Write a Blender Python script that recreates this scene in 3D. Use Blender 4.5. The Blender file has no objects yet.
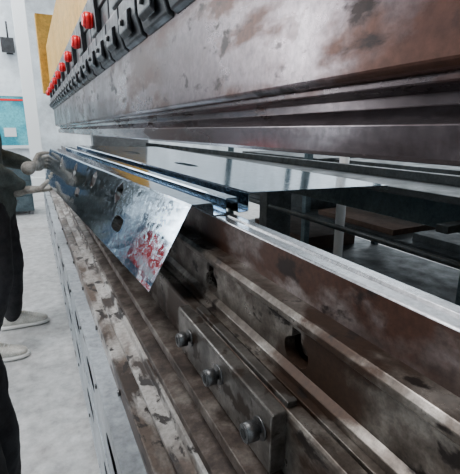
import bpy, bmesh, math, random
from mathutils import Vector, Matrix
random.seed(4)
H=1.3
S=bpy.context.scene
COL=S.collection

# ---------------- materials ----------------
def newmat(name):
    m=bpy.data.materials.new(name); m.use_nodes=True
    nt=m.node_tree; b=nt.nodes["Principled BSDF"]
    return m,nt,b
def simple(name,col,met=0,rough=.5,emit=0):
    m,nt,b=newmat(name)
    b.inputs["Base Color"].default_value=(*col,1); b.inputs["Metallic"].default_value=met
    b.inputs["Roughness"].default_value=rough
    if emit:
        b.inputs["Emission Color"].default_value=(*col,1); b.inputs["Emission Strength"].default_value=emit
    return m
def mottled(name,stops,scale=6,stretch=(1,1,1),met=.6,rough=(.3,.6),bump=.1,detail=8,dist=.15,fine=None,patches=()):
    """stops: list of (pos,color); patches: list of (color,threshold,softness,scale,stretch,rough)"""
    m,nt,b=newmat(name); N=nt.nodes; L=nt.links
    tc=N.new("ShaderNodeTexCoord"); mp=N.new("ShaderNodeMapping")
    mp.inputs["Scale"].default_value=stretch
    L.new(tc.outputs["Object"],mp.inputs["Vector"])
    n=N.new("ShaderNodeTexNoise"); n.inputs["Scale"].default_value=scale
    n.inputs["Detail"].default_value=detail; n.inputs["Distortion"].default_value=dist
    n.inputs["Roughness"].default_value=.6
    L.new(mp.outputs[0],n.inputs["Vector"])
    r=N.new("ShaderNodeValToRGB"); e=r.color_ramp.elements
    while len(e)<len(stops): e.new(.5)
    for i,(p,c) in enumerate(stops):
        e[i].position=p; e[i].color=(*c,1)
    L.new(n.outputs["Fac"],r.inputs["Fac"])
    n2=N.new("ShaderNodeTexNoise"); n2.inputs["Scale"].default_value=fine or scale*9
    n2.inputs["Detail"].default_value=6; n2.inputs["Roughness"].default_value=.7
    L.new(tc.outputs["Object"],n2.inputs["Vector"])
    mr=N.new("ShaderNodeMapRange"); mr.inputs[1].default_value=.3; mr.inputs[2].default_value=.7
    mr.inputs[3].default_value=.6; mr.inputs[4].default_value=1.25
    L.new(n2.outputs["Fac"],mr.inputs[0])
    rr=N.new("ShaderNodeMapRange"); rr.inputs[1].default_value=.35; rr.inputs[2].default_value=.65
    rr.inputs[3].default_value=rough[1]; rr.inputs[4].default_value=rough[0]
    L.new(n.outputs["Fac"],rr.inputs[0])
    col=r.outputs["Color"]; ro=rr.outputs[0]
    for k,(pc,thr,soft,sc,st,pr) in enumerate(patches):
        mp2=N.new("ShaderNodeMapping"); mp2.inputs["Scale"].default_value=st; mp2.inputs["Location"].default_value=(3.1*k+1.7,5.3*k,2.2)
        L.new(tc.outputs["Object"],mp2.inputs["Vector"])
        n3=N.new("ShaderNodeTexNoise"); n3.inputs["Scale"].default_value=sc; n3.inputs["Detail"].default_value=9
        n3.inputs["Roughness"].default_value=.58; n3.inputs["Distortion"].default_value=.25
        L.new(mp2.outputs[0],n3.inputs["Vector"])
        k1=N.new("ShaderNodeMapRange"); k1.inputs[1].default_value=thr; k1.inputs[2].default_value=thr+soft
        L.new(n3.outputs["Fac"],k1.inputs[0])
        mix=N.new("ShaderNodeMix"); mix.data_type='RGBA'
        L.new(k1.outputs[0],mix.inputs[0]); L.new(col,mix.inputs[6]); mix.inputs[7].default_value=(*pc,1)
        col=mix.outputs[2]
        mf=N.new("ShaderNodeMix"); mf.data_type='FLOAT'
        L.new(k1.outputs[0],mf.inputs[0]); L.new(ro,mf.inputs[2]); mf.inputs[3].default_value=pr
        ro=mf.outputs[0]
    mx=N.new("ShaderNodeVectorMath"); mx.operation='SCALE'
    L.new(col,mx.inputs[0]); L.new(mr.outputs[0],mx.inputs["Scale"])
    L.new(mx.outputs[0],b.inputs["Base Color"])
    b.inputs["Metallic"].default_value=met
    L.new(ro,b.inputs["Roughness"])
    if bump:
        bp=N.new("ShaderNodeBump"); bp.inputs["Strength"].default_value=bump; bp.inputs["Distance"].default_value=.001
        L.new(n2.outputs["Fac"],bp.inputs["Height"]); L.new(bp.outputs[0],b.inputs["Normal"])
    return m
def galv(name):
    m,nt,b=newmat(name); N=nt.nodes; L=nt.links
    tc=N.new("ShaderNodeTexCoord")
    v=N.new("ShaderNodeTexVoronoi"); v.inputs["Scale"].default_value=90; v.inputs["Randomness"].default_value=1
    nz=N.new("ShaderNodeTexNoise"); nz.inputs["Scale"].default_value=30; nz.inputs["Detail"].default_value=4
    mixv=N.new("ShaderNodeVectorMath"); mixv.operation='MULTIPLY_ADD'; mixv.inputs[1].default_value=(.02,.02,.02)
    L.new(tc.outputs["Object"],nz.inputs["Vector"]); L.new(nz.outputs["Color"],mixv.inputs[0]); L.new(tc.outputs["Object"],mixv.inputs[2])
    L.new(mixv.outputs[0],v.inputs["Vector"])
    sep=N.new("ShaderNodeSeparateColor"); L.new(v.outputs["Color"],sep.inputs[0])
    r=N.new("ShaderNodeValToRGB"); e=r.color_ramp.elements
    e[0].position=0; e[0].color=(.34,.42,.50,1); e[1].position=1; e[1].color=(.52,.61,.69,1)
    L.new(sep.outputs[0],r.inputs[0]); L.new(r.outputs[0],b.inputs["Base Color"])
    b.inputs["Metallic"].default_value=1
    mr=N.new("ShaderNodeMapRange"); mr.inputs[3].default_value=.06; mr.inputs[4].default_value=.18
    L.new(sep.outputs[1],mr.inputs[0]); L.new(mr.outputs[0],b.inputs["Roughness"])
    n=N.new("ShaderNodeTexNoise"); n.inputs["Scale"].default_value=3; n.inputs["Detail"].default_value=1
    L.new(tc.outputs["Object"],n.inputs["Vector"])
    bp=N.new("ShaderNodeBump"); bp.inputs["Strength"].default_value=.03; bp.inputs["Distance"].default_value=.01
    L.new(n.outputs["Fac"],bp.inputs["Height"]); L.new(bp.outputs[0],b.inputs["Normal"])
    return m

RUST=(.052,.020,.013)
M_ram=mottled("oily_worn_steel",[(.34,(.05,.034,.034)),(.46,(.105,.078,.081)),(.57,(.175,.14,.147)),(.68,(.27,.23,.24))],scale=2.6,stretch=(1,.8,1.2),met=.7,rough=(.24,.36),bump=.04,fine=60,
  patches=[(RUST,.49,.11,2.8,(1,.75,1.5),.34),((.065,.027,.018),.52,.10,7,(1,.5,1.6),.4),((.018,.009,.007),.57,.06,13,(1,.6,1.2),.42)])
M_punch=mottled("dark_tool_steel",[(.35,(.05,.036,.037)),(.5,(.12,.095,.098)),(.65,(.27,.23,.24))],scale=4,stretch=(1,.5,2),met=.75,rough=(.16,.32),bump=.04,fine=60,
  patches=[(RUST,.51,.07,5,(1,.5,2),.32)])
M_dieR=mottled("rusty_die_steel",[(.36,(.06,.040,.034)),(.5,(.115,.085,.077)),(.66,(.25,.215,.205))],scale=9,stretch=(1,.8,1.2),met=.5,rough=(.28,.44),bump=.06,
  patches=[((.058,.025,.016),.47,.08,6,(1,.7,1.4),.42),((.016,.009,.007),.56,.06,14,(1,.7,1),.5)])
M_dieT=mottled("ground_die_top",[(.3,(.22,.22,.23)),(.6,(.38,.385,.40))],scale=12,stretch=(1,.15,1),met=.9,rough=(.2,.33),bump=.02)
M_dieB=mottled("greasy_die_base_steel",[(.36,(.05,.037,.029)),(.5,(.11,.092,.077)),(.66,(.24,.215,.19))],scale=14,met=.6,rough=(.26,.42),bump=.06,
  patches=[((.038,.020,.012),.50,.08,7,(1,.8,1),.48),((.015,.010,.008),.58,.05,20,(1,.6,1),.5)])
M_clamp=mottled("dark_clamp_steel",[(.34,(.045,.038,.033)),(.5,(.10,.09,.08)),(.68,(.21,.19,.175))],scale=13,met=.6,rough=(.26,.4),bump=.06,
  patches=[((.028,.017,.011),.54,.06,18,(1,1,1),.5)])
M_rail=mottled("dirty_rail_steel",[(.36,(.025,.016,.012)),(.5,(.07,.05,.04)),(.66,(.17,.145,.125))],scale=16,met=.35,rough=(.38,.58),bump=.15)
M_bed=mottled("grimy_grey_paint",[(.34,(.24,.215,.195)),(.5,(.35,.325,.30)),(.7,(.46,.44,.42))],scale=9,stretch=(1,.6,1),met=.1,rough=(.45,.65),bump=.08,
  patches=[((.10,.07,.053),.47,.10,7,(1,.35,1.2),.5),((.035,.022,.016),.54,.07,11,(1,.4,1.2),.5),((.02,.014,.012),.57,.04,24,(1,.6,1),.5)])
M_panel=mottled("grey_panel_paint",[(.3,(.26,.28,.30)),(.6,(.38,.41,.44))],scale=4,met=.3,rough=(.3,.45),bump=.02,
  patches=[((.10,.09,.085),.62,.05,12,(1,.5,1),.5)])
M_yel=mottled("ochre_ram_paint",[(.3,(.52,.27,.035)),(.7,(.60,.34,.055))],scale=3,met=0,rough=(.6,.7),bump=0)
M_frame=mottled("side_frame_grey",[(.3,(.10,.11,.12)),(.7,(.18,.19,.2))],scale=3,met=0,rough=(.4,.55),bump=0)
M_blk=mottled("black_clamp_paint",[(.3,(.012,.013,.015)),(.7,(.042,.045,.05))],scale=14,met=.4,rough=(.3,.5),bump=.05)
M_red=simple("red_knob_plastic",(.80,.012,.018),0,.25)
M_bolt=mottled("bolt_steel",[(.3,(.05,.05,.05)),(.7,(.18,.18,.18))],scale=60,met=.85,rough=(.3,.45),bump=0)
M_holeshade=simple("recess_shade_black",(.006,.006,.006),0,.9)  # near-black colour standing in for shade inside holes and bolt sockets
M_galv=galv("galvanised_sheet")
M_floor=mottled("concrete_floor",[(.3,(.40,.40,.395)),(.6,(.48,.48,.475))],scale=1.5,met=0,rough=(.45,.7),bump=.02,
  patches=[((.36,.35,.34),.56,.12,2.5,(1,1,1),.5)])
M_wall=mottled("pale_wall_paint",[(.3,(.66,.71,.75)),(.7,(.70,.75,.79))],scale=1,met=0,rough=(.6,.8),bump=0,fine=2)
M_ceil=simple("ceiling_white",(.5,.52,.53),0,.8)
M_teal=mottled("teal_frame_paint",[(.3,(.05,.085,.10)),(.7,(.12,.18,.205))],scale=8,met=.2,rough=(.4,.6),bump=.05)
M_navy=mottled("navy_reflection_paint",[(.3,(.02,.045,.08)),(.7,(.04,.08,.13))],scale=3,met=.1,rough=(.4,.5),bump=0)  # paint of the added cabinets, dark blue for the flap to reflect
M_dkgreen=mottled("dark_gauge_steel",[(.3,(.03,.038,.041)),(.7,(.085,.10,.108))],scale=8,met=.4,rough=(.35,.6),bump=.05)
M_card=mottled("stained_cardboard",[(.3,(.045,.026,.018)),(.7,(.10,.06,.042))],scale=5,met=0,rough=(.7,.9),bump=.05)
M_white=simple("white_paint",(.72,.74,.75),0,.45)
M_jacket=mottled("dark_jacket_cloth",[(.3,(.045,.055,.050)),(.7,(.10,.12,.11))],scale=20,met=0,rough=(.8,.95),bump=.2)
M_trous=mottled("black_trouser_cloth",[(.3,(.010,.010,.012)),(.7,(.022,.022,.026))],scale=20,met=0,rough=(.8,.95),bump=.2)
M_glove=mottled("grey_work_glove",[(.3,(.22,.21,.18)),(.7,(.58,.55,.50))],scale=30,met=0,rough=(.8,.95),bump=.3)
M_skin=simple("skin",(.55,.34,.25),0,.5)
M_hair=simple("black_hair",(.012,.010,.010),0,.6)
M_shoe=mottled("cream_shoe_fabric",[(.3,(.50,.48,.43)),(.7,(.78,.76,.70))],scale=25,met=0,rough=(.6,.8),bump=.1)
M_sole=simple("shoe_sole",(.78,.77,.74),0,.6)
M_eye=simple("eye_white",(.8,.8,.8),0,.2)
M_cyan=mottled("cyan_banner",[(.40,(.02,.28,.37)),(.6,(.12,.50,.58))],scale=2.5,met=0,rough=(.5,.6),bump=0,detail=1)
M_glass=simple("daylight_window_glass",(.8,.92,1.0),0,.1,emit=2.4)
M_lamp=simple("lamp_tube",(1,.98,.95),0,.3,emit=8)

# ---------------- helpers ----------------
def obj_from_bm(bm,name,mats,parent=None,smooth=False):
    bmesh.ops.recalc_face_normals(bm,faces=bm.faces)
    me=bpy.data.meshes.new(name); bm.to_mesh(me); bm.free()
    for m in (mats if isinstance(mats,(list,tuple)) else [mats]): me.materials.append(m)
    if smooth:
        for p in me.polygons: p.use_smooth=True
    o=bpy.data.objects.new(name,me); COL.objects.link(o)
    if parent: o.parent=parent
    return o
def empty(name,loc=(0,0,0)):
    e=bpy.data.objects.new(name,None); e.empty_display_size=.1; COL.objects.link(e); 
    e.location=loc
    return e
def setparent(o,p):
    o.parent=p; o.matrix_parent_inverse=Matrix.Translation(-Vector(p.location))
def bake(o):
    dg=bpy.context.evaluated_depsgraph_get(); dg.update()
    me=bpy.data.meshes.new_from_object(o.evaluated_get(dg))
    o.modifiers.clear(); o.data=me
def bev(o,w=.003,seg=2):
    m=o.modifiers.new("bev",'BEVEL'); m.width=w; m.segments=seg; m.limit_method='ANGLE'; m.angle_limit=math.radians(40)
    return o
def prism(name,pts,y0,y1,mat,parent=None,bw=.002,rel=True):
    bm=bmesh.new(); off=H if rel else 0
    a=[bm.verts.new((x,y0,z+off)) for x,z in pts]; b=[bm.verts.new((x,y1,z+off)) for x,z in pts]
    n=len(pts); bm.faces.new(a); bm.faces.new(b[::-1])
    for i in range(n): bm.faces.new((a[i],a[(i+1)%n],b[(i+1)%n],b[i]))
    o=obj_from_bm(bm,name,mat)
    if bw: bev(o,bw)
    if parent: setparent(o,parent)
    return o
def addbox(bm,x0,x1,y0,y1,z0,z1,mi=0):
    v=[bm.verts.new((x,y,z)) for x in(x0,x1) for y in(y0,y1) for z in(z0,z1)]
    for f in((0,1,3,2),(4,6,7,5),(0,4,5,1),(2,3,7,6),(0,2,6,4),(1,5,7,3)):
        fc=bm.faces.new([v[i] for i in f]); fc.material_index=mi
def boxes(name,lst,mat,parent=None,bw=.002):
    bm=bmesh.new()
    for b in lst: addbox(bm,*b)
    o=obj_from_bm(bm,name,mat)
    if bw: bev(o,bw)
    if parent: setparent(o,parent)
    return o
def frame(d,up=Vector((0,0,1))):
    d=d.normalized()
    if abs(d.dot(up))>.97: up=Vector((1,0,0))
    s=d.cross(up).normalized(); u=s.cross(d).normalized()
    return s,u
def cyl(bm,p,d,r,l,n=20,r2=None,mi=0,cap=True):
    p=Vector(p); d=Vector(d).normalized(); s,u=frame(d); r2=r if r2 is None else r2
    A=[];B=[]
    for i in range(n):
        t=2*math.pi*i/n; c=s*math.cos(t)+u*math.sin(t)
        A.append(bm.verts.new(p+c*r)); B.append(bm.verts.new(p+d*l+c*r2))
    for i in range(n):
        f=bm.faces.new((A[i],A[(i+1)%n],B[(i+1)%n],B[i])); f.material_index=mi; f.smooth=True
    if cap:
        f=bm.faces.new(A[::-1]); f.material_index=mi; f=bm.faces.new(B); f.material_index=mi
def tube(bm,pts,rad,up=Vector((0,1,0)),n=14):
    pts=[Vector(p) for p in pts]
    rings=[]
    N=len(pts)
    P=[];R=[]
    for i in range(N):
        r=rad[i]; r=(r,r) if not isinstance(r,tuple) else r
        if i==0:
            d=(pts[0]-pts[1]).normalized(); m=min(r)
            P+= [pts[0]+d*m*.9, pts[0]+d*m*.6]; R+=[(r[0]*.35,r[1]*.35),(r[0]*.78,r[1]*.78)]
        P.append(pts[i]); R.append(r)
        if i==N-1:
            d=(pts[-1]-pts[-2]).normalized(); m=min(r)
            P+= [pts[-1]+d*m*.6, pts[-1]+d*m*.9]; R+=[(r[0]*.78,r[1]*.78),(r[0]*.35,r[1]*.35)]
    for i,p in enumerate(P):
        d=(P[min(i+1,len(P)-1)]-P[max(i-1,0)]).normalized()
        u2=(up-d*up.dot(d))
        if u2.length<.1: u2=Vector((1,0,0))-d*d.x
        u2.normalize(); s=d.cross(u2).normalized()
        rings.append([bm.verts.new(p+s*math.cos(2*math.pi*k/n)*R[i][0]+u2*math.sin(2*math.pi*k/n)*R[i][1]) for k in range(n)])
    for a,b in zip(rings,rings[1:]):
        for k in range(n): bm.faces.new((a[k],a[(k+1)%n],b[(k+1)%n],b[k]))
    bm.faces.new(rings[0][::-1]); bm.faces.new(rings[-1])
def holecell(bm,mapf,u0,u1,v0,v1,uc,vc,rad,scale=(1,1),n=32):
    ang=sorted(set([2*math.pi*k/n+.001 for k in range(n)]+[math.atan2(b-vc,a-uc)%(2*math.pi) for a in(u0,u1) for b in(v0,v1)]))
    inn=[];out=[]
    for a in ang:
        cu,cv=math.cos(a),math.sin(a)
        t=min([((u1 if cu>0 else u0)-uc)/cu if abs(cu)>1e-9 else 1e9, ((v1 if cv>0 else v0)-vc)/cv if abs(cv)>1e-9 else 1e9])
        out.append(bm.verts.new(mapf(uc+cu*t,vc+cv*t)))
        du,dv=rad(math.atan2(cv/scale[1],cu/scale[0]))
        inn.append(bm.verts.new(mapf(uc+du*scale[0],vc+dv*scale[1])))
    m=len(ang)
    for i in range(m): bm.faces.new((out[i],out[(i+1)%m],inn[(i+1)%m],inn[i]))
def oval(w,h):
    def f(a):
        c,s=math.cos(a),math.sin(a)
        r=1/((abs(c)/w)**3+(abs(s)/h)**3)**(1/3)
        return r*c,r*s
    return f
def keyhole(a):
    c,s=math.cos(a),math.sin(a)
    r=1/((abs(c)/.034)**2.3+(abs(s)/.024)**2.3)**(1/2.3)
    if s>0:
        t=min(.013/abs(c) if abs(c)>1e-6 else 1e9, .041/s)
        r=max(r,t)
    return r*c,r*s

# ---------------- camera ----------------
f=400.0; ph=math.atan(107/f); th=math.atan(202*math.cos(ph)/f)
F=Vector((math.sin(th)*math.cos(ph),math.cos(th)*math.cos(ph),-math.sin(ph)))
R=Vector((math.cos(th),-math.sin(th),0)); U=R.cross(F)
cam=bpy.data.cameras.new("camera"); co=bpy.data.objects.new("camera",cam); COL.objects.link(co)
cam.sensor_fit='HORIZONTAL'; cam.sensor_width=36; cam.lens=36*f/460; cam.clip_start=.02
mt=Matrix((R,U,-F)).transposed().to_4x4(); mt.translation=Vector((0,0,H)); co.matrix_world=mt
S.camera=co

# ---------------- room ----------------
boxes("floor",[(-5,6,-3,11,-.1,0)],M_floor,bw=0)
boxes("wall_far",[(-5,6,11,11.15,0,5)],M_wall,bw=0)
boxes("wall_right",[(6,6.15,-3,11.15,0,5)],M_wall,bw=0)
boxes("wall_near",[(-5,6,-3.15,-3,0,5)],M_wall,bw=0)
wl=[(-5.15,-5,-3.15,11.15,0,1.2),(-5.15,-5,-3.15,11.15,3.4,5)]
for y in(-3.15,-.2,2.6,5.4,8.2,10.75): wl.append((-5.15,-5,y,y+.5 if y<10 else 11.15,1.2,3.4))
boxes("wall_left",wl,M_wall,bw=0)
for i,y in enumerate((-2.65,.3,3.1,5.9,8.7)):
    bm=bmesh.new(); y1=y+(2.45 if i==0 else 2.3 if i<4 else 2.05)
    addbox(bm,-5.12,-5.1,y,y1,1.2,3.4,0)
    for z in(1.2,2.28,3.34): addbox(bm,-5.1,-5.04,y,y1,z,z+.06,1)
    for yy in(y,(y+y1)/2-.03,y1-.06): addbox(bm,-5.1,-5.04,yy,yy+.06,1.2,3.4,1)
    obj_from_bm(bm,"window_%d"%(i+1),[M_glass,M_white])
boxes("ceiling",[(-5.15,6.15,-3.15,11.15,5,5.1)],M_ceil,bw=0)
boxes("trim_1",[(-5,6,10.97,11,0,.12)],M_teal,bw=0)
boxes("support_column",[(-.02,.24,10.2,10.5,0,5),(-.06,.28,10.16,10.54,0,.25)],M_white,bw=.01)
for i,(x,y) in enumerate(((-2.6,1),(-2.6,4.5),(-2.6,8),(2.6,1.5),(2.6,5.5),(4.6,2.5))):
    bm=bmesh.new(); addbox(bm,x-.12,x+.12,y-.7,y+.7,4.2,4.26,1)
    cyl(bm,(x-.05,y-.65,4.17),(0,1,0),.02,1.3,10); cyl(bm,(x+.05,y-.65,4.17),(0,1,0),.02,1.3,10)
    cyl(bm,(x,y-.5,4.26),(0,0,1),.006,.74,6,mi=1); cyl(bm,(x,y+.5,4.26),(0,0,1),.006,.74,6,mi=1)
    obj_from_bm(bm,"ceiling_lamp" if i==0 else "ceiling_lamp.%03d"%i,[M_lamp,M_white])
def area(name,loc,target,size,power,col=(1,1,1),sy=None):
    l=bpy.data.lights.new(name,'AREA'); l.size=size; l.energy=power; l.color=col
    if sy: l.shape='RECTANGLE'; l.size_y=sy
    o=bpy.data.objects.new(name,l); COL.objects.link(o); o.location=loc
    o.rotation_euler=(Vector(target)-Vector(loc)).to_track_quat('-Z','Y').to_euler()
area("window_daylight",(-4.6,5.5,2.7),(.4,2,1.2),4,280,(.91,.96,1),1.8)
area("overhead_lamp_light",(-1.2,1.8,4.1),(.2,1.3,1),1.2,160,(.98,.98,1),2.2)
area("far_hall_light",(-1.5,8.5,4.4),(-1,9,0),4,330,(.95,.98,1))
area("rear_hall_light",(4.2,5.5,4.2),(5.5,6.5,1.5),2.5,240,(.95,.98,1))
area("rear_lamp_light",(3.6,3,4.1),(2.2,2.2,.8),2.0,55,(.92,.97,1))
w=bpy.data.worlds.new("world"); S.world=w; w.use_nodes=True
w.node_tree.nodes["Background"].inputs[0].default_value=(.8,.9,1,1); w.node_tree.nodes["Background"].inputs[1].default_value=1.0

# ---------------- press brake ----------------
PB=empty("press_brake",(.4,2.8,0))
Y0,Y1=-.5,6.3
prism("ram_beam",[(.345,.50),(.345,1.09),(.47,1.09),(.47,.50)],Y0-.1,Y1+.1,M_yel,PB)
prism("punch_holder",[(.352,.062),(.352,.34),(.37,.36),(.37,.50),(.47,.50),(.47,.055),(.36,.055)],Y0,Y1,M_ram,PB,.003)
prism("punch",[(.388,-.036),(.384,-.030),(.384,.006),(.392,.011),(.410,.026),(.410,.040),(.372,.046),(.372,.056),(.46,.056),(.46,.02),(.44,-.036)],Y0,Y1,M_punch,PB,.0015)
bmc=bmesh.new()
ys=[0.02+.5*i for i in range(-1,13)]
def addprism(bm,pts,y0,y1,mi=0):
    a=[bm.verts.new((x,y0,z+H)) for x,z in pts]; b=[bm.verts.new((x,y1,z+H)) for x,z in pts]
    n=len(pts); fs=[bm.faces.new(a),bm.faces.new(b[::-1])]
    for i in range(n): fs.append(bm.faces.new((a[i],a[(i+1)%n],b[(i+1)%n],b[i])))
    for q in fs: q.material_index=mi
for y in ys:
    for yy in (y-.235,y+.012):
        addprism(bmc,[(.353,.265),(.335,.275),(.318,.33),(.318,.40),(.335,.42),(.335,.50),(.372,.50),(.372,.36)],yy,yy+.223)
        addprism(bmc,[(.32,.285),(.305,.30),(.305,.35),(.32,.36)],yy+.05,yy+.17)
    addprism(bmc,[(.335,.40),(.312,.41),(.306,.55),(.335,.57)],y-.07,y+.07)
    addprism(bmc,[(.346,.49),(.325,.50),(.325,.60),(.346,.62)],y-.245,y+.245)
o=obj_from_bm(bmc,"punch_clamps",M_blk); bev(o,.004); setparent(o,PB)
bmk=bmesh.new()
for y in ys:
    cyl(bmk,(.318,y,H+.465),(-1,0,0),.012,.010,14,mi=1)
    cyl(bmk,(.310,y,H+.465),(-1,0,0),.028,.010,20,r2=.034)
    cyl(bmk,(.300,y,H+.465),(-1,0,0),.034,.022,20)
    cyl(bmk,(.278,y,H+.465),(-1,0,0),.034,.012,20,r2=.022)
    for dy in(-.125,.125):
        cyl(bmk,(.306,y+dy,H+.325),(-1,0,0),.010,.012,12,mi=1)
o=obj_from_bm(bmk,"clamp_knobs",[M_red,M_bolt]); setparent(o,PB)
# die
die=prism("die",[(.397,-.213),(.400,-.210),(.421,-.210),(.4275,-.220),(.434,-.210),(.455,-.210),(.458,-.213),(.458,-.29),(.397,-.29)],Y0,Y1,[M_dieR,M_dieT],PB,.001)
for p in die.data.polygons:
    if p.normal.z>.4: p.material_index=1
prism("die_base_lip",[(.360,-.287),(.352,-.296),(.352,-.306),(.362,-.314),(.52,-.314),(.52,-.287)],Y0,Y1,M_dieB,PB,.0015)
prism("die_base_foot",[(.362,-.388),(.350,-.398),(.350,-.41),(.52,-.41),(.52,-.388)],Y0,Y1,M_dieB,PB,.0015)
prism("die_base_shade_core",[(.41,-.312),(.41,-.390),(.52,-.390),(.52,-.312)],Y0,Y1,M_holeshade,PB,0)  # core coloured black to paint the shade seen through the keyholes
khy=[-.22+.355*i for i in range(18)]
bm=bmesh.new(); z0,z1=H-.390,H-.312
mf=lambda u,v: Vector((.362,u,v))
edges=[Y0]+[(a+b)/2 for a,b in zip(khy,khy[1:])]+[Y1]
for k,y in enumerate(khy):
    a,b=edges[k],edges[k+1]; c0,c1=y-.05,y+.05
    for (p,q) in((a,c0),(c1,b)):
        if q>p: bm.faces.new([bm.verts.new(mf(u,v)) for u,v in((p,z0),(q,z0),(q,z1),(p,z1))])
    holecell(bm,mf,c0,c1,z0,z1,y,H-.360,keyhole,n=64)
bmesh.ops.remove_doubles(bm,verts=bm.verts,dist=1e-5)
o=obj_from_bm(bm,"die_base_face",M_dieB)
if o.data.polygons[0].normal.x>0: 
    o.data.flip_normals()
sm=o.modifiers.new("s",'SOLIDIFY'); sm.thickness=.022; sm.offset=-1
setparent(o,PB)
bm=bmesh.new()
for y in khy:
    cyl(bm,(.412,y+.004,H-.362),(-1,0,0),.013,.026,20)
o=obj_from_bm(bm,"keyhole_bolts",M_clamp); setparent(o,PB)
prism("die_holder_rail",[(.302,-.414),(.300,-.418),(.300,-.56),(.54,-.56),(.54,-.41),(.336,-.41),(.336,-.424),(.330,-.424),(.330,-.41),(.306,-.41)],Y0,Y1,M_dieB,PB,.001)
def clampblock(y0,y1,bolts):
    bm=bmesh.new(); 
    addprism(bm,[(.272,-.412),(.272,-.510),(.300,-.510),(.300,-.404),(.275,-.404)],y0,y1)
    o=obj_from_bm(bm,"die_clamp_block",M_clamp); bev(o,.0025); setparent(o,PB)
    o=boxes("clamp_wedge_strip",[(.307,.326,y0+.01,y1-.03,H-.412,H-.400)],M_clamp,PB,.002)
    bm=bmesh.new()
    for y in bolts:
        z=H-.447
        cyl(bm,(.272,y,z),(-1,0,0),.019,.003,24)
        cyl(bm,(.269,y,z),(-1,0,0),.008,.009,16)
        cyl(bm,(.262,y,z),(-1,0,0),.0155,.018,24)
        cyl(bm,(.244,y,z),(-1,0,0),.0155,.002,24,r2=.0135)
        cyl(bm,(.2418,y,z),(-1,0,0),.0085,.0006,6,mi=1)  # black hexagon paints the shade of a bolt socket
    o=obj_from_bm(bm,"clamp_bolts",[M_bolt,M_holeshade]); setparent(o,PB)
clampblock(.42,.84,[.45,.605,.76])
clampblock(-.35,.10,[-.3,-.12,.05])
clampblock(1.5,1.92,[1.54,1.71,1.88]); clampblock(2.6,3.02,[2.64,2.81,2.98]); clampblock(3.7,4.1,[3.75,3.9,4.05])
# bed
prism("bed_upper_rail",[(.300,-.52),(.245,-.52),(.245,-.545),(.262,-.55),(.262,-.575),(.222,-.58),(.222,-.60),(.560,-.60),(.560,-.56),(.300,-.56)],Y0,Y1,M_rail,PB,.0015)
prism("bed_beam_ledge",[(.215,-.60),(.212,-.622),(.180,-.626),(.180,-.638),(.56,-.638),(.56,-.60)],Y0-.05,Y1+.05,M_bed,PB,.002)
prism("bed_beam_groove",[(.186,-.638),(.186,-.656),(.56,-.656),(.56,-.638)],Y0-.05,Y1+.05,M_rail,PB,0)
prism("bed_beam",[(.146,-.656),(.146,-.80),(.56,-.80),(.56,-.656)],Y0-.05,Y1+.05,M_bed,PB,.003)
bm=bmesh.new(); mf=lambda u,v: Vector((.10,u,H+v)); zt,zm,zb=-.722,-.93,-1.22
n=16; st=(Y1-Y0+.1)/n
for k in range(n):
    a=Y0-.05+st*k; b=a+st
    holecell(bm,mf,a,b,zm,zt,a+st*.35,-.83,oval(.10,.036))
    holecell(bm,mf,a,b,zb,zm,a+st*.70,-1.06,oval(.10,.038))
bmesh.ops.remove_doubles(bm,verts=bm.verts,dist=1e-5)
o=obj_from_bm(bm,"bed_front_panel",M_panel)
if o.data.polygons[0].normal.x>0: o.data.flip_normals()
sm=o.modifiers.new("s",'SOLIDIFY'); sm.thickness=.002; sm.offset=-1; setparent(o,PB)
boxes("panel_shade_backing",[(.112,.142,Y0,Y1,.09,.56)],M_holeshade,PB,0)  # black box added behind the panel so its holes look shaded
boxes("panel_edge_strips",[(.098,.15,Y0-.05,Y1+.05,H-.724,H-.714),(.097,.15,Y0-.05,Y1+.05,H-1.235,H-1.218),(.096,.1,Y0-.05,Y1+.05,H-.938,H-.926)],M_panel,PB,.001)
bm=bmesh.new()
for k in range(14):
    y=.2+.42*k
    cyl(bm,(.100,y+.1,H-.76),(-1,0,0),.008,.005,12); cyl(bm,(.100,y+.1,H-1.17),(-1,0,0),.008,.005,12)
    cyl(bm,(.146,y-.05,H-.70),(-1,0,0),.009,.007,6)
o=obj_from_bm(bm,"panel_screws",M_bolt); setparent(o,PB)
boxes("bed_body",[(.18,.54,Y0,Y1,.0,H-.78)],M_bed,PB,.004)
for (ya,yb,nm) in ((-.75,-.56,"side_frame_near"),(6.42,6.62,"side_frame_far")):
    prism(nm,[(.16,-H),(.16,-.62),(.62,-.60),(.85,-.40),(.85,.20),(.62,.45),(1.7,.45),(1.7,-H)],ya,yb,M_frame,PB,.01)
    prism(nm+"_head",[(.62,.45),(.25,.50),(.25,1.5),(1.7,1.5),(1.7,.45)],ya,yb,M_yel,PB,.01)
boxes("back_gauge_beam",[(1.45,1.57,-.5,6.3,H-.385,H-.275)],M_teal,PB,.004)
boxes("back_gauge_top_rail",[(1.36,1.66,-.5,6.3,H-.262,H-.232),(1.62,1.66,-.5,6.3,H-.232,H-.19)],M_dkgreen,PB,.003)
boxes("back_gauge_brackets",[(1.47,1.55,y,y+.08,H-.275,H-.26) for y in(.2,1.4,2.6,3.8,5)]+[(1.3,1.45,y,y+.05,H-.36,H-.33) for y in(.9,2.2,3.4,4.6)]+[(1.40,1.60,y,y+.10,0,H-.385) for y in(-.4,2.3,6.1)],M_dkgreen,PB,.003)
bm=bmesh.new()
cyl(bm,(1.42,-.5,H-.50),(0,1,0),.014,6.8,16)
o=obj_from_bm(bm,"back_gauge_shaft",M_dkgreen); setparent(o,PB)

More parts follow.
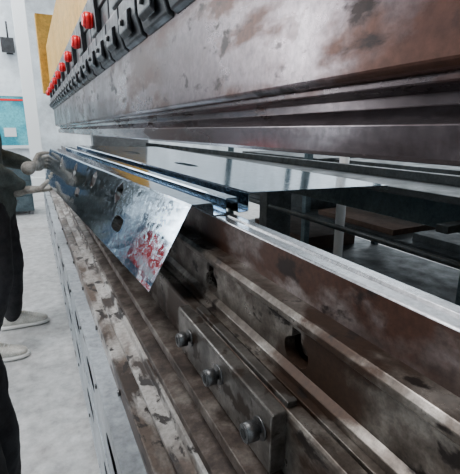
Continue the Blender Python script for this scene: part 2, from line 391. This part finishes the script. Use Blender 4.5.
# ---------------- bent sheet ----------------
def sheet():
    O=Vector((.336,.9,H-.176)); L=Vector((-.221,2.0,.058)); C=Vector((.994,.109,-.004)); Z=Vector((0,0,1))
    prof=[(-.004,-.006),(0,0),(.055,.0),(.059,-.003),(.060,-.029),(.063,-.032),(.094,-.032),(.097,-.030),(.098,.005),(.101,.008),(.130,.008),(.133,.005),(.134,-.029),(.137,-.032),(.164,-.032),(.167,-.029),(.168,.015),(.172,.018)]
    bm=bmesh.new()
    for i in range(len(prof)-1):
        (a,b),(c,d)=prof[i],prof[i+1]
        bm.faces.new([bm.verts.new(p) for p in (O+C*a+Z*b,O+C*c+Z*d,O+L+C*c+Z*d,O+L+C*a+Z*b)])
    T=O+C*(-.004)+Z*(-.006)
    def flap(q,s):
        D=Vector((-.112+.066*q,0,-.198)); 
        return T+L*q+D*s
    E=O+C*.172+Z*.018
    def pan(q,s): return E+L*q+C*(.568*s)-Z*(.020*s)
    def grid(mapf,q0,q1,s0,s1,nq,ns):
        for i in range(nq):
            for j in range(ns):
                a,b=q0+(q1-q0)*i/nq,q0+(q1-q0)*(i+1)/nq; c,d=s0+(s1-s0)*j/ns,s0+(s1-s0)*(j+1)/ns
                bm.faces.new([bm.verts.new(mapf(*t)) for t in((a,c),(b,c),(b,d),(a,d))])
    sc=(1/2.0,1/.23)
    slots=[.25,.42,.60,.78]
    bigs=[(.20,.62,.050,.027),(.52,.62,.045,.024)]
    prev=0
    for q in slots:
        e=q+.05
        grid(flap,prev,q-.05,0,.42,3,3); holecell(bm,flap,q-.05,e,0,.42,q,.21,oval(.034,.043),sc); prev=e
    grid(flap,prev,1,0,.42,3,3)
    prev=0
    for (q,s,w,h) in bigs:
        grid(flap,prev,q-.05,.42,.9,4,3); holecell(bm,flap,q-.05,q+.05,.42,.9,q,s,oval(w,h),sc); prev=q+.05
    grid(flap,prev,1,.42,.9,6,3); grid(flap,0,1,.9,1,20,1)
    prev=0; sc2=(1/2.0,1/.56)
    for q in(.36,.70):
        grid(pan,prev,q-.08,0,.5,2,2); holecell(bm,pan,q-.08,q+.08,0,.5,q,.30,oval(.09,.028),sc2); prev=q+.08
    grid(pan,prev,1,0,.5,2,2); grid(pan,0,1,.5,1,4,2)
    # small downturned hem along the back edge
    a0,a1=pan(0,1),pan(1,1)
    bm.faces.new([bm.verts.new(p) for p in(a0,a1,a1+C*.004-Z*.014,a0+C*.004-Z*.014)])
    bmesh.ops.remove_doubles(bm,verts=bm.verts,dist=2e-5)
    o=obj_from_bm(bm,"bent_metal_sheet",M_galv)
    sm=o.modifiers.new("s",'SOLIDIFY'); sm.thickness=.002; sm.offset=0
    return o
sheet()

# ---------------- rear storage ----------------
RK=empty("storage_rack",(2.5,2,0))
boxes("rack_posts",[(x,x+.05,y,y+.05,0,1.75) for x in(1.95,2.75) for y in(-.2,1.2,2.6,4.0)],M_teal,RK)
boxes("rack_shelves",[(1.95,2.8,-.2,4.05,z,z+.03) for z in(.25,.62,1.02)],M_dkgreen,RK)
boxes("cardboard_sheets",[(2.02,2.7,.0,.85,.652,.67),(2.05,2.62,.1,.8,.67,.70),(2.0,2.6,1.75,2.5,.652,.69),(2.05,2.7,.2,1.1,.282,.36),(2.05,2.6,2.7,3.6,.282,.40)],M_card,RK)
boxes("steel_dies_stored",[(2.0,2.72,.95,1.15,.652,.72),(2.02,2.5,1.28,1.62,.652,.70),(2.02,2.7,2.68,3.2,.652,.78),(2.05,2.6,3.3,3.9,.652,.70),(2.05,2.6,1.3,2.4,.282,.35)],M_dkgreen,RK)
boxes("metal_offcuts",[(2.0,2.7,.1,1.1,1.052,1.075),(2.05,2.7,1.4,2.4,1.052,1.09),(2.05,2.6,2.6,3.9,1.052,1.08)],M_dkgreen,RK)
PT=empty("support_post",(1.74,1.95,0))
bm=bmesh.new(); cyl(bm,(1.74,1.95,0),(0,0,1),.03,1.35,16); cyl(bm,(1.74,1.95,0),(0,0,1),.07,.02,16); cyl(bm,(1.74,1.95,1.35),(0,0,1),.04,.02,16)
o=obj_from_bm(bm,"post_tube",M_white); setparent(o,PT)

# ---------------- far items ----------------
bm=bmesh.new(); addbox(bm,-.75,.0,10.92,10.96,.95,2.05,0); addbox(bm,-.78,.03,10.90,10.97,2.05,2.12,1); addbox(bm,-.78,.03,10.90,10.97,.88,.95,1)
addbox(bm,-.70,-.03,10.905,10.92,1.95,1.99,2); addbox(bm,-.5,-.25,10.905,10.92,1.15,1.35,1)
obj_from_bm(bm,"wall_banner",[M_cyan,M_white,M_red])
bm=bmesh.new(); addbox(bm,-.32,-.06,10.70,10.78,2.95,3.25); addbox(bm,-.19,-.15,10.78,10.99,3.05,3.10)
cyl(bm,(-.17,10.90,3.1),(0,-.2,1),.02,.5,10); addbox(bm,-.24,-.10,10.96,11.0,2.95,3.2)
obj_from_bm(bm,"wall_floodlight",M_blk)
def cabinet(name,x0,x1,y0,y1,ht,m1,m2,nd=3):
    bm=bmesh.new(); addbox(bm,x0,x1,y0,y1,.06,ht,0); addbox(bm,x0-.03,x1+.03,y0-.03,y1+.03,ht,ht+.04,1)
    hh=(ht-.1)/nd
    for i in range(nd):
        z=.08+hh*i; addbox(bm,x0+.03,x1-.03,y0-.02,y0,z,z+hh-.02,0); cyl(bm,((x0+x1)/2-.07,y0-.04,z+hh*.7),(1,0,0),.008,.15,8,mi=1)
    for x in(x0+.02,x1-.07):
        for y in(y0+.02,y1-.07): addbox(bm,x,x+.05,y,y+.05,0,.06,1)
    o=obj_from_bm(bm,name,[m1,m2]); bev(o,.004)
cabinet("tool_cabinet",-.62,-.05,7.0,7.5,.80,M_teal,M_frame)
cabinet("reflection_cabinet",-2.0,-1.1,7.6,8.1,1.9,M_navy,M_blk,4)  # cabinets added out of view to give the flap a dark blue reflection
cabinet("reflection_cabinet.001",-3.0,-2.1,7.6,8.1,1.9,M_navy,M_blk,4)
cabinet("reflection_cabinet.002",-2.9,-2.0,4.9,5.5,1.9,M_navy,M_blk,4)
cabinet("red_reflection_chest",-1.5,-1.0,4.7,5.1,.85,M_red,M_white,4)  # unseen red chest, added to be mirrored in the flap
bm=bmesh.new(); cyl(bm,(-.42,2.02,0),(0,0,1),.10,.02,24,mi=1); cyl(bm,(-.42,2.02,.02),(0,0,1),.02,1.0,16,mi=1)
addbox(bm,-.53,-.30,1.97,2.07,1.02,1.22,0); addbox(bm,-.52,-.31,1.964,1.97,1.04,1.08,2); cyl(bm,(-.42,2.02,1.22),(0,0,1),.02,.02,16,mi=0)
cyl(bm,(-.47,1.97,1.16),(0,-1,0),.014,.012,16,mi=2); cyl(bm,(-.37,1.97,1.16),(0,-1,0),.014,.012,16,mi=1)
o=obj_from_bm(bm,"red_reflection_stand",[M_red,M_frame,M_white]); bev(o,.003)  # red box on a post, added out of view for its reflection

# ---------------- people ----------------
def nearest(p,segs):
    best=1e9;bi=0
    for a,b,mi,r in segs:
        ab=b-a; t=max(0,min(1,(p-a).dot(ab)/ab.length_squared)); d=(p-(a+ab*t)).length-r
        if d<best: best=d;bi=mi
    return bi
def build_hand(W,Fd,Nd,Sd,curl,name,parent,mat,thumb_curl=.5,k=1.0):
    Fd=Vector(Fd).normalized(); Nd=Vector(Nd); Nd=(Nd-Fd*Nd.dot(Fd)).normalized(); Sd=Vector(Sd); Sd=(Sd-Fd*Sd.dot(Fd)-Nd*Sd.dot(Nd)).normalized()
    W=Vector(W); bm=bmesh.new()
    tube(bm,[W-Fd*.03,W,W+Fd*.03,W+Fd*.06,W+Fd*.088],[(.027,.022),(.028,.021),(.036,.018),(.041,.017),(.040,.014)],up=Nd)
    for i,(off,l) in enumerate(((.030,.95),(.010,1.06),(-.010,1.0),(-.030,.8))):
        p=W+Fd*.075+Sd*off*.9; pts=[p]; ang=.05; spread=Sd*off*1.2
        p=p+Fd*.02; pts.append(p)
        for kk,(sl,c) in enumerate(zip((.040,.026,.022),curl)):
            ang+=c+.06*i*(kk==0)
            p=p+(Fd*math.cos(ang)+Nd*math.sin(ang))*sl*l+spread*.05; pts.append(p)
        tube(bm,pts,[.010,.0105,.0098,.009,.0078],up=Sd,n=10)
    b=W+Fd*.018+Sd*.026
    d1=(Fd*.7+Sd*.75+Nd*.25).normalized(); d2=(Fd*.75+Sd*.15+Nd*(.4+thumb_curl)).normalized(); d3=(Fd*.8-Sd*.05+Nd*(.5+thumb_curl)).normalized()
    tube(bm,[b,b+d1*.038,b+d1*.038+d2*.032,b+d1*.038+d2*.032+d3*.024],[.014,.0135,.0115,.009],up=Nd,n=10)
    tube(bm,[W-Fd*.075,W-Fd*.055,W-Fd*.03],[(.036,.034),(.035,.033),(.029,.025)],up=Nd)
    for v in bm.verts: v.co=W+(v.co-W)*k
    o=obj_from_bm(bm,name,mat)
    r=o.modifiers.new("r",'REMESH'); r.mode='VOXEL'; r.voxel_size=.003; r.use_smooth_shade=True
    s=o.modifiers.new("s",'SMOOTH'); s.iterations=3; s.factor=.5
    bake(o)
    for p in o.data.polygons: p.use_smooth=True
    setparent(o,parent)
def build_head(base,face,parent):
    fx=Vector(face).normalized(); sx=Vector((0,0,1)).cross(fx).normalized(); up=Vector((0,0,1)); c=Vector(base)
    def P(a,b,z): return c+fx*a+sx*b+up*z
    bm=bmesh.new(); bmesh.ops.create_uvsphere(bm,u_segments=32,v_segments=24,radius=1)
    for v in bm.verts:
        a,b,z=v.co
        wid=.076*(1-.22*max(0,-z)); dep=.096*(1-.10*max(0,-z))
        aa=a*dep+(.012 if z<-.4 and a>0 else 0)*a; bb=b*wid; zz=z*.118
        if a>.3 and -.15<z<.2 and abs(b)>.2 and abs(b)<.55: aa-=.007
        v.co=P(aa,bb,zz)
    tube(bm,[P(.088,0,.012),P(.103,0,-.012),P(.108,0,-.032),P(.094,0,-.040)],[.008,.010,.013,.009],up=sx,n=10)
    for s in(-1,1):
        tube(bm,[P(-.002,s*.076,.022),P(-.010,s*.084,.008),P(-.006,s*.080,-.022)],[(.010,.008),(.017,.008),(.009,.006)],up=sx,n=10)
        tube(bm,[P(.084,s*.016,.028),P(.080,s*.045,.030)],[.006,.005],n=8)
    tube(bm,[P(.086,-.02,-.066),P(.094,0,-.064),P(.086,.02,-.066)],[.004,.006,.004],n=8)
    tube(bm,[P(.080,-.018,-.074),P(.090,0,-.074),P(.080,.018,-.074)],[.004,.006,.004],n=8)
    o=obj_from_bm(bm,"head",M_skin,smooth=True)
    r=o.modifiers.new("r",'REMESH'); r.mode='VOXEL'; r.voxel_size=.004; r.use_smooth_shade=True
    s=o.modifiers.new("s",'SMOOTH'); s.iterations=2
    bake(o); setparent(o,parent)
    bm=bmesh.new()
    for s in(-1,1):
        bmesh.ops.create_uvsphere(bm,u_segments=12,v_segments=8,radius=.011,matrix=Matrix.Translation(P(.078,s*.031,.010)))
    n0=len(bm.faces)
    for s in(-1,1):
        bmesh.ops.create_uvsphere(bm,u_segments=10,v_segments=6,radius=.0055,matrix=Matrix.Translation(P(.0855,s*.031,.010)))
    bm.faces.ensure_lookup_table()
    for q in bm.faces[n0:]: q.material_index=1
    o=obj_from_bm(bm,"eyes",[M_eye,M_hair],smooth=True); setparent(o,parent)
    bm=bmesh.new(); bmesh.ops.create_uvsphere(bm,u_segments=32,v_segments=24,radius=1)
    kill=[v for v in bm.verts if (v.co.x>.25 and v.co.z<.52) or v.co.z<-.45 or (v.co.x>-.15 and v.co.z<.1)]
    bmesh.ops.delete(bm,geom=kill,context='VERTS')
    for v in bm.verts:
        a,b,z=v.co; k=1+.02*math.sin(17*a+23*b+11*z); v.co=P(a*.105*k-.004,b*.085*k,z*.128*k+.003)
    o=obj_from_bm(bm,"hair",M_hair,smooth=True); sm=o.modifiers.new("s",'SOLIDIFY'); sm.thickness=.010; setparent(o,parent)
def build_shoe(ank,d,parent,name,matu,mats):
    d=Vector((d[0],d[1],0)).normalized(); s=Vector((-d.y,d.x,0)); A=Vector((ank[0],ank[1],0))
    def loft(sec,name,mat):
        bm=bmesh.new(); rs=[]
        for (x,w,z0,z1,sh) in sec:
            ring=[]
            for k in range(16):
                t=2*math.pi*k/16; cz=(z0+z1)/2; hz=(z1-z0)/2
                yy=math.copysign(abs(math.cos(t))**.7,math.cos(t))*w*(1-.35*max(0,math.sin(t))*sh)
                zz=cz+math.copysign(abs(math.sin(t))**.7,math.sin(t))*hz
                ring.append(bm.verts.new(A+d*x+s*yy+Vector((0,0,zz))))
            rs.append(ring)
        for a,b in zip(rs,rs[1:]):
            for k in range(16): bm.faces.new((a[k],a[(k+1)%16],b[(k+1)%16],b[k]))
        bm.faces.new(rs[0][::-1]); bm.faces.new(rs[-1])
        o=obj_from_bm(bm,name,mat,smooth=True); ss=o.modifiers.new("s",'SUBSURF'); ss.levels=1; ss.render_levels=1; setparent(o,parent)
    loft([(-.078,.018,.022,.07,0),(-.07,.034,.02,.10,.2),(-.03,.040,.02,.122,.3),(.02,.043,.02,.125,.4),(.06,.046,.02,.108,.6),(.11,.050,.02,.085,.5),(.16,.050,.02,.068,.4),(.195,.040,.02,.056,.3),(.213,.018,.022,.042,0)],name+"_upper",matu)
    loft([(-.086,.020,.0,.032,0),(-.075,.040,.0,.036,0),(0,.044,.0,.034,0),(.08,.048,.0,.032,0),(.14,.055,.0,.032,0),(.19,.048,.0,.034,0),(.225,.020,.004,.030,0)],name+"_sole",mats)
    bm=bmesh.new()
    for i in range(4):
        x=.05+.022*i; z=.112-.009*i
        tube(bm,[A+d*x+s*.022+Vector((0,0,z-.004)),A+d*(x+.004)+Vector((0,0,z+.004)),A+d*x-s*.022+Vector((0,0,z-.004))],[.0035]*3,n=6)
    o=obj_from_bm(bm,name+"_laces",mats); setparent(o,parent)
def person(name,J,facing,hands,shoes,jm,tm):
    E=empty(name,(J['pel'][0],J['pel'][1],0)); V=lambda k:Vector(J[k])
    fx=Vector((*facing,0)).normalized(); sd=Vector((-fx.y,fx.x,0))
    bm=bmesh.new(); pel,wa,ch,nk=V('pel'),V('waist'),V('chest'),V('neck')
    up=fx
    tube(bm,[pel-Vector((0,0,.07)),pel,wa,ch,ch+(nk-ch)*.55,nk-Vector((0,0,.015))],[(.155,.115),(.165,.125),(.150,.112),(.185,.125),(.165,.100),(.075,.07)],up=up,n=24)
    segs=[(pel-Vector((0,0,.05)),pel+Vector((0,0,.02)),1,.15),(wa,ch,0,.15),(ch,nk-Vector((0,0,.02)),0,.12)]
    hd=V('head')
    tube(bm,[nk-Vector((0,0,.06)),nk,hd-Vector((0,0,.06))],[.068,.056,.055],up=up,n=16)
    tube(bm,[nk-Vector((0,0,.045)),nk+Vector((0,0,.02))],[.085,.070],up=up,n=16)
    segs.append((nk+Vector((0,0,.045)),hd,2,.055))
    for s in'LR':
        sh,el,wr=V('sh'+s),V('el'+s),V('wr'+s)
        tube(bm,[ch+(nk-ch)*.45,sh,sh.lerp(el,.35),sh.lerp(el,.7),el,el.lerp(wr,.35),el.lerp(wr,.75),wr],[.09,.080,.068,.060,.057,.055,.047,.042],up=up,n=16)
        segs+=[(sh,el,0,.06),(el,wr,0,.05)]
        hp,kn,an=V('hip'+s),V('kn'+s),V('an'+s)
        tube(bm,[hp+Vector((0,0,.05)),hp.lerp(kn,.15),hp.lerp(kn,.55),kn,kn.lerp(an,.3),kn.lerp(an,.7),an],[.11,.105,.088,.070,.070,.062,.060],up=up,n=16)
        segs+=[(hp,kn,1,.09),(kn,an,1,.06)]
    tube(bm,[pel-Vector((0,0,.03)),pel+Vector((0,0,.06))],[(.175,.138),(.168,.130)],up=up,n=24)
    segs.append((pel-Vector((0,0,.03)),pel+Vector((0,0,.06)),0,.16))
    o=obj_from_bm(bm,"body",[jm,tm,M_skin])
    r=o.modifiers.new("r",'REMESH'); r.mode='VOXEL'; r.voxel_size=.010; r.use_smooth_shade=True
    s=o.modifiers.new("s",'SMOOTH'); s.iterations=6; s.factor=.6
    t=bpy.data.textures.new("folds",'CLOUDS'); t.noise_scale=.09
    dm=o.modifiers.new("d",'DISPLACE'); dm.texture=t; dm.strength=.018; dm.mid_level=.5
    bake(o)
    o.data.materials.clear()
    for m in (jm,tm,M_skin): o.data.materials.append(m)
    for p in o.data.polygons:
        p.material_index=nearest(p.center,segs); p.use_smooth=True
    setparent(o,E)
    build_head(V('head')+Vector((0,0,.055))+fx*.02,J.get('look',(fx.x,fx.y,-.2)),E)
    for i,h in enumerate(hands): build_hand(*h[:5],"hand_%d"%(i+1),E,h[5],h[6],h[7] if len(h)>7 else 1)
    for i,(a,d) in enumerate(shoes): build_shoe(a,d,E,"shoe_%d"%(i+1),M_shoe if name!="bystander" else M_trous,M_sole)
    return E
J1=dict(pel=(-.245,2.66,.92),waist=(-.26,2.66,1.08),chest=(-.27,2.66,1.28),neck=(-.26,2.66,1.47),head=(-.24,2.66,1.60),
 shL=(-.26,2.85,1.41),elL=(-.20,2.90,1.15),wrL=(-.035,2.83,1.095),
 shR=(-.26,2.47,1.41),elR=(-.24,2.42,1.13),wrR=(-.085,2.60,1.0),
 hipL=(-.235,2.76,.86),knL=(-.19,2.83,.48),anL=(-.235,2.87,.10),
 hipR=(-.25,2.56,.86),knR=(-.24,2.50,.48),anR=(-.36,2.46,.10))
person("machine_operator",J1,(1,0),
 [((.010,2.795,1.085),(.45,.9,.10),(1,-.3,0),(0,0,1),(.45,.7,.6),M_glove,.2,1.15),
  ((-.03,2.665,.955),(1,.1,.0),(0,0,1),(0,-1,0),(.7,.7,.4),M_glove,.3,1.15)],
 [((-.235,2.87),(1,.02)),((-.36,2.46),(1,-.08))],M_jacket,M_trous)
J2=dict(pel=(-.27,.92,.92),waist=(-.285,.92,1.08),chest=(-.30,.92,1.28),neck=(-.295,.92,1.47),head=(-.29,.92,1.60),
 shL=(-.30,1.11,1.41),elL=(-.36,1.17,1.12),wrL=(-.33,1.16,.88),
 shR=(-.30,.73,1.41),elR=(-.36,.67,1.12),wrR=(-.33,.68,.88),
 hipL=(-.235,1.02,.86),knL=(-.18,1.05,.48),anL=(-.23,1.06,.10),
 hipR=(-.235,.82,.86),knR=(-.18,.80,.48),anR=(-.23,.78,.10))
person("bystander",J2,(1,0),
 [((-.325,1.16,.80),(.08,0,-1),(.3,-1,0),(1,.3,0),(.2,.35,.3),M_skin,.0),
  ((-.325,.68,.80),(.08,0,-1),(.3,1,0),(1,-.3,0),(.2,.35,.3),M_skin,.0)],
 [((-.23,1.06),(1,.1)),((-.23,.78),(1,-.1))],M_trous,M_trous)
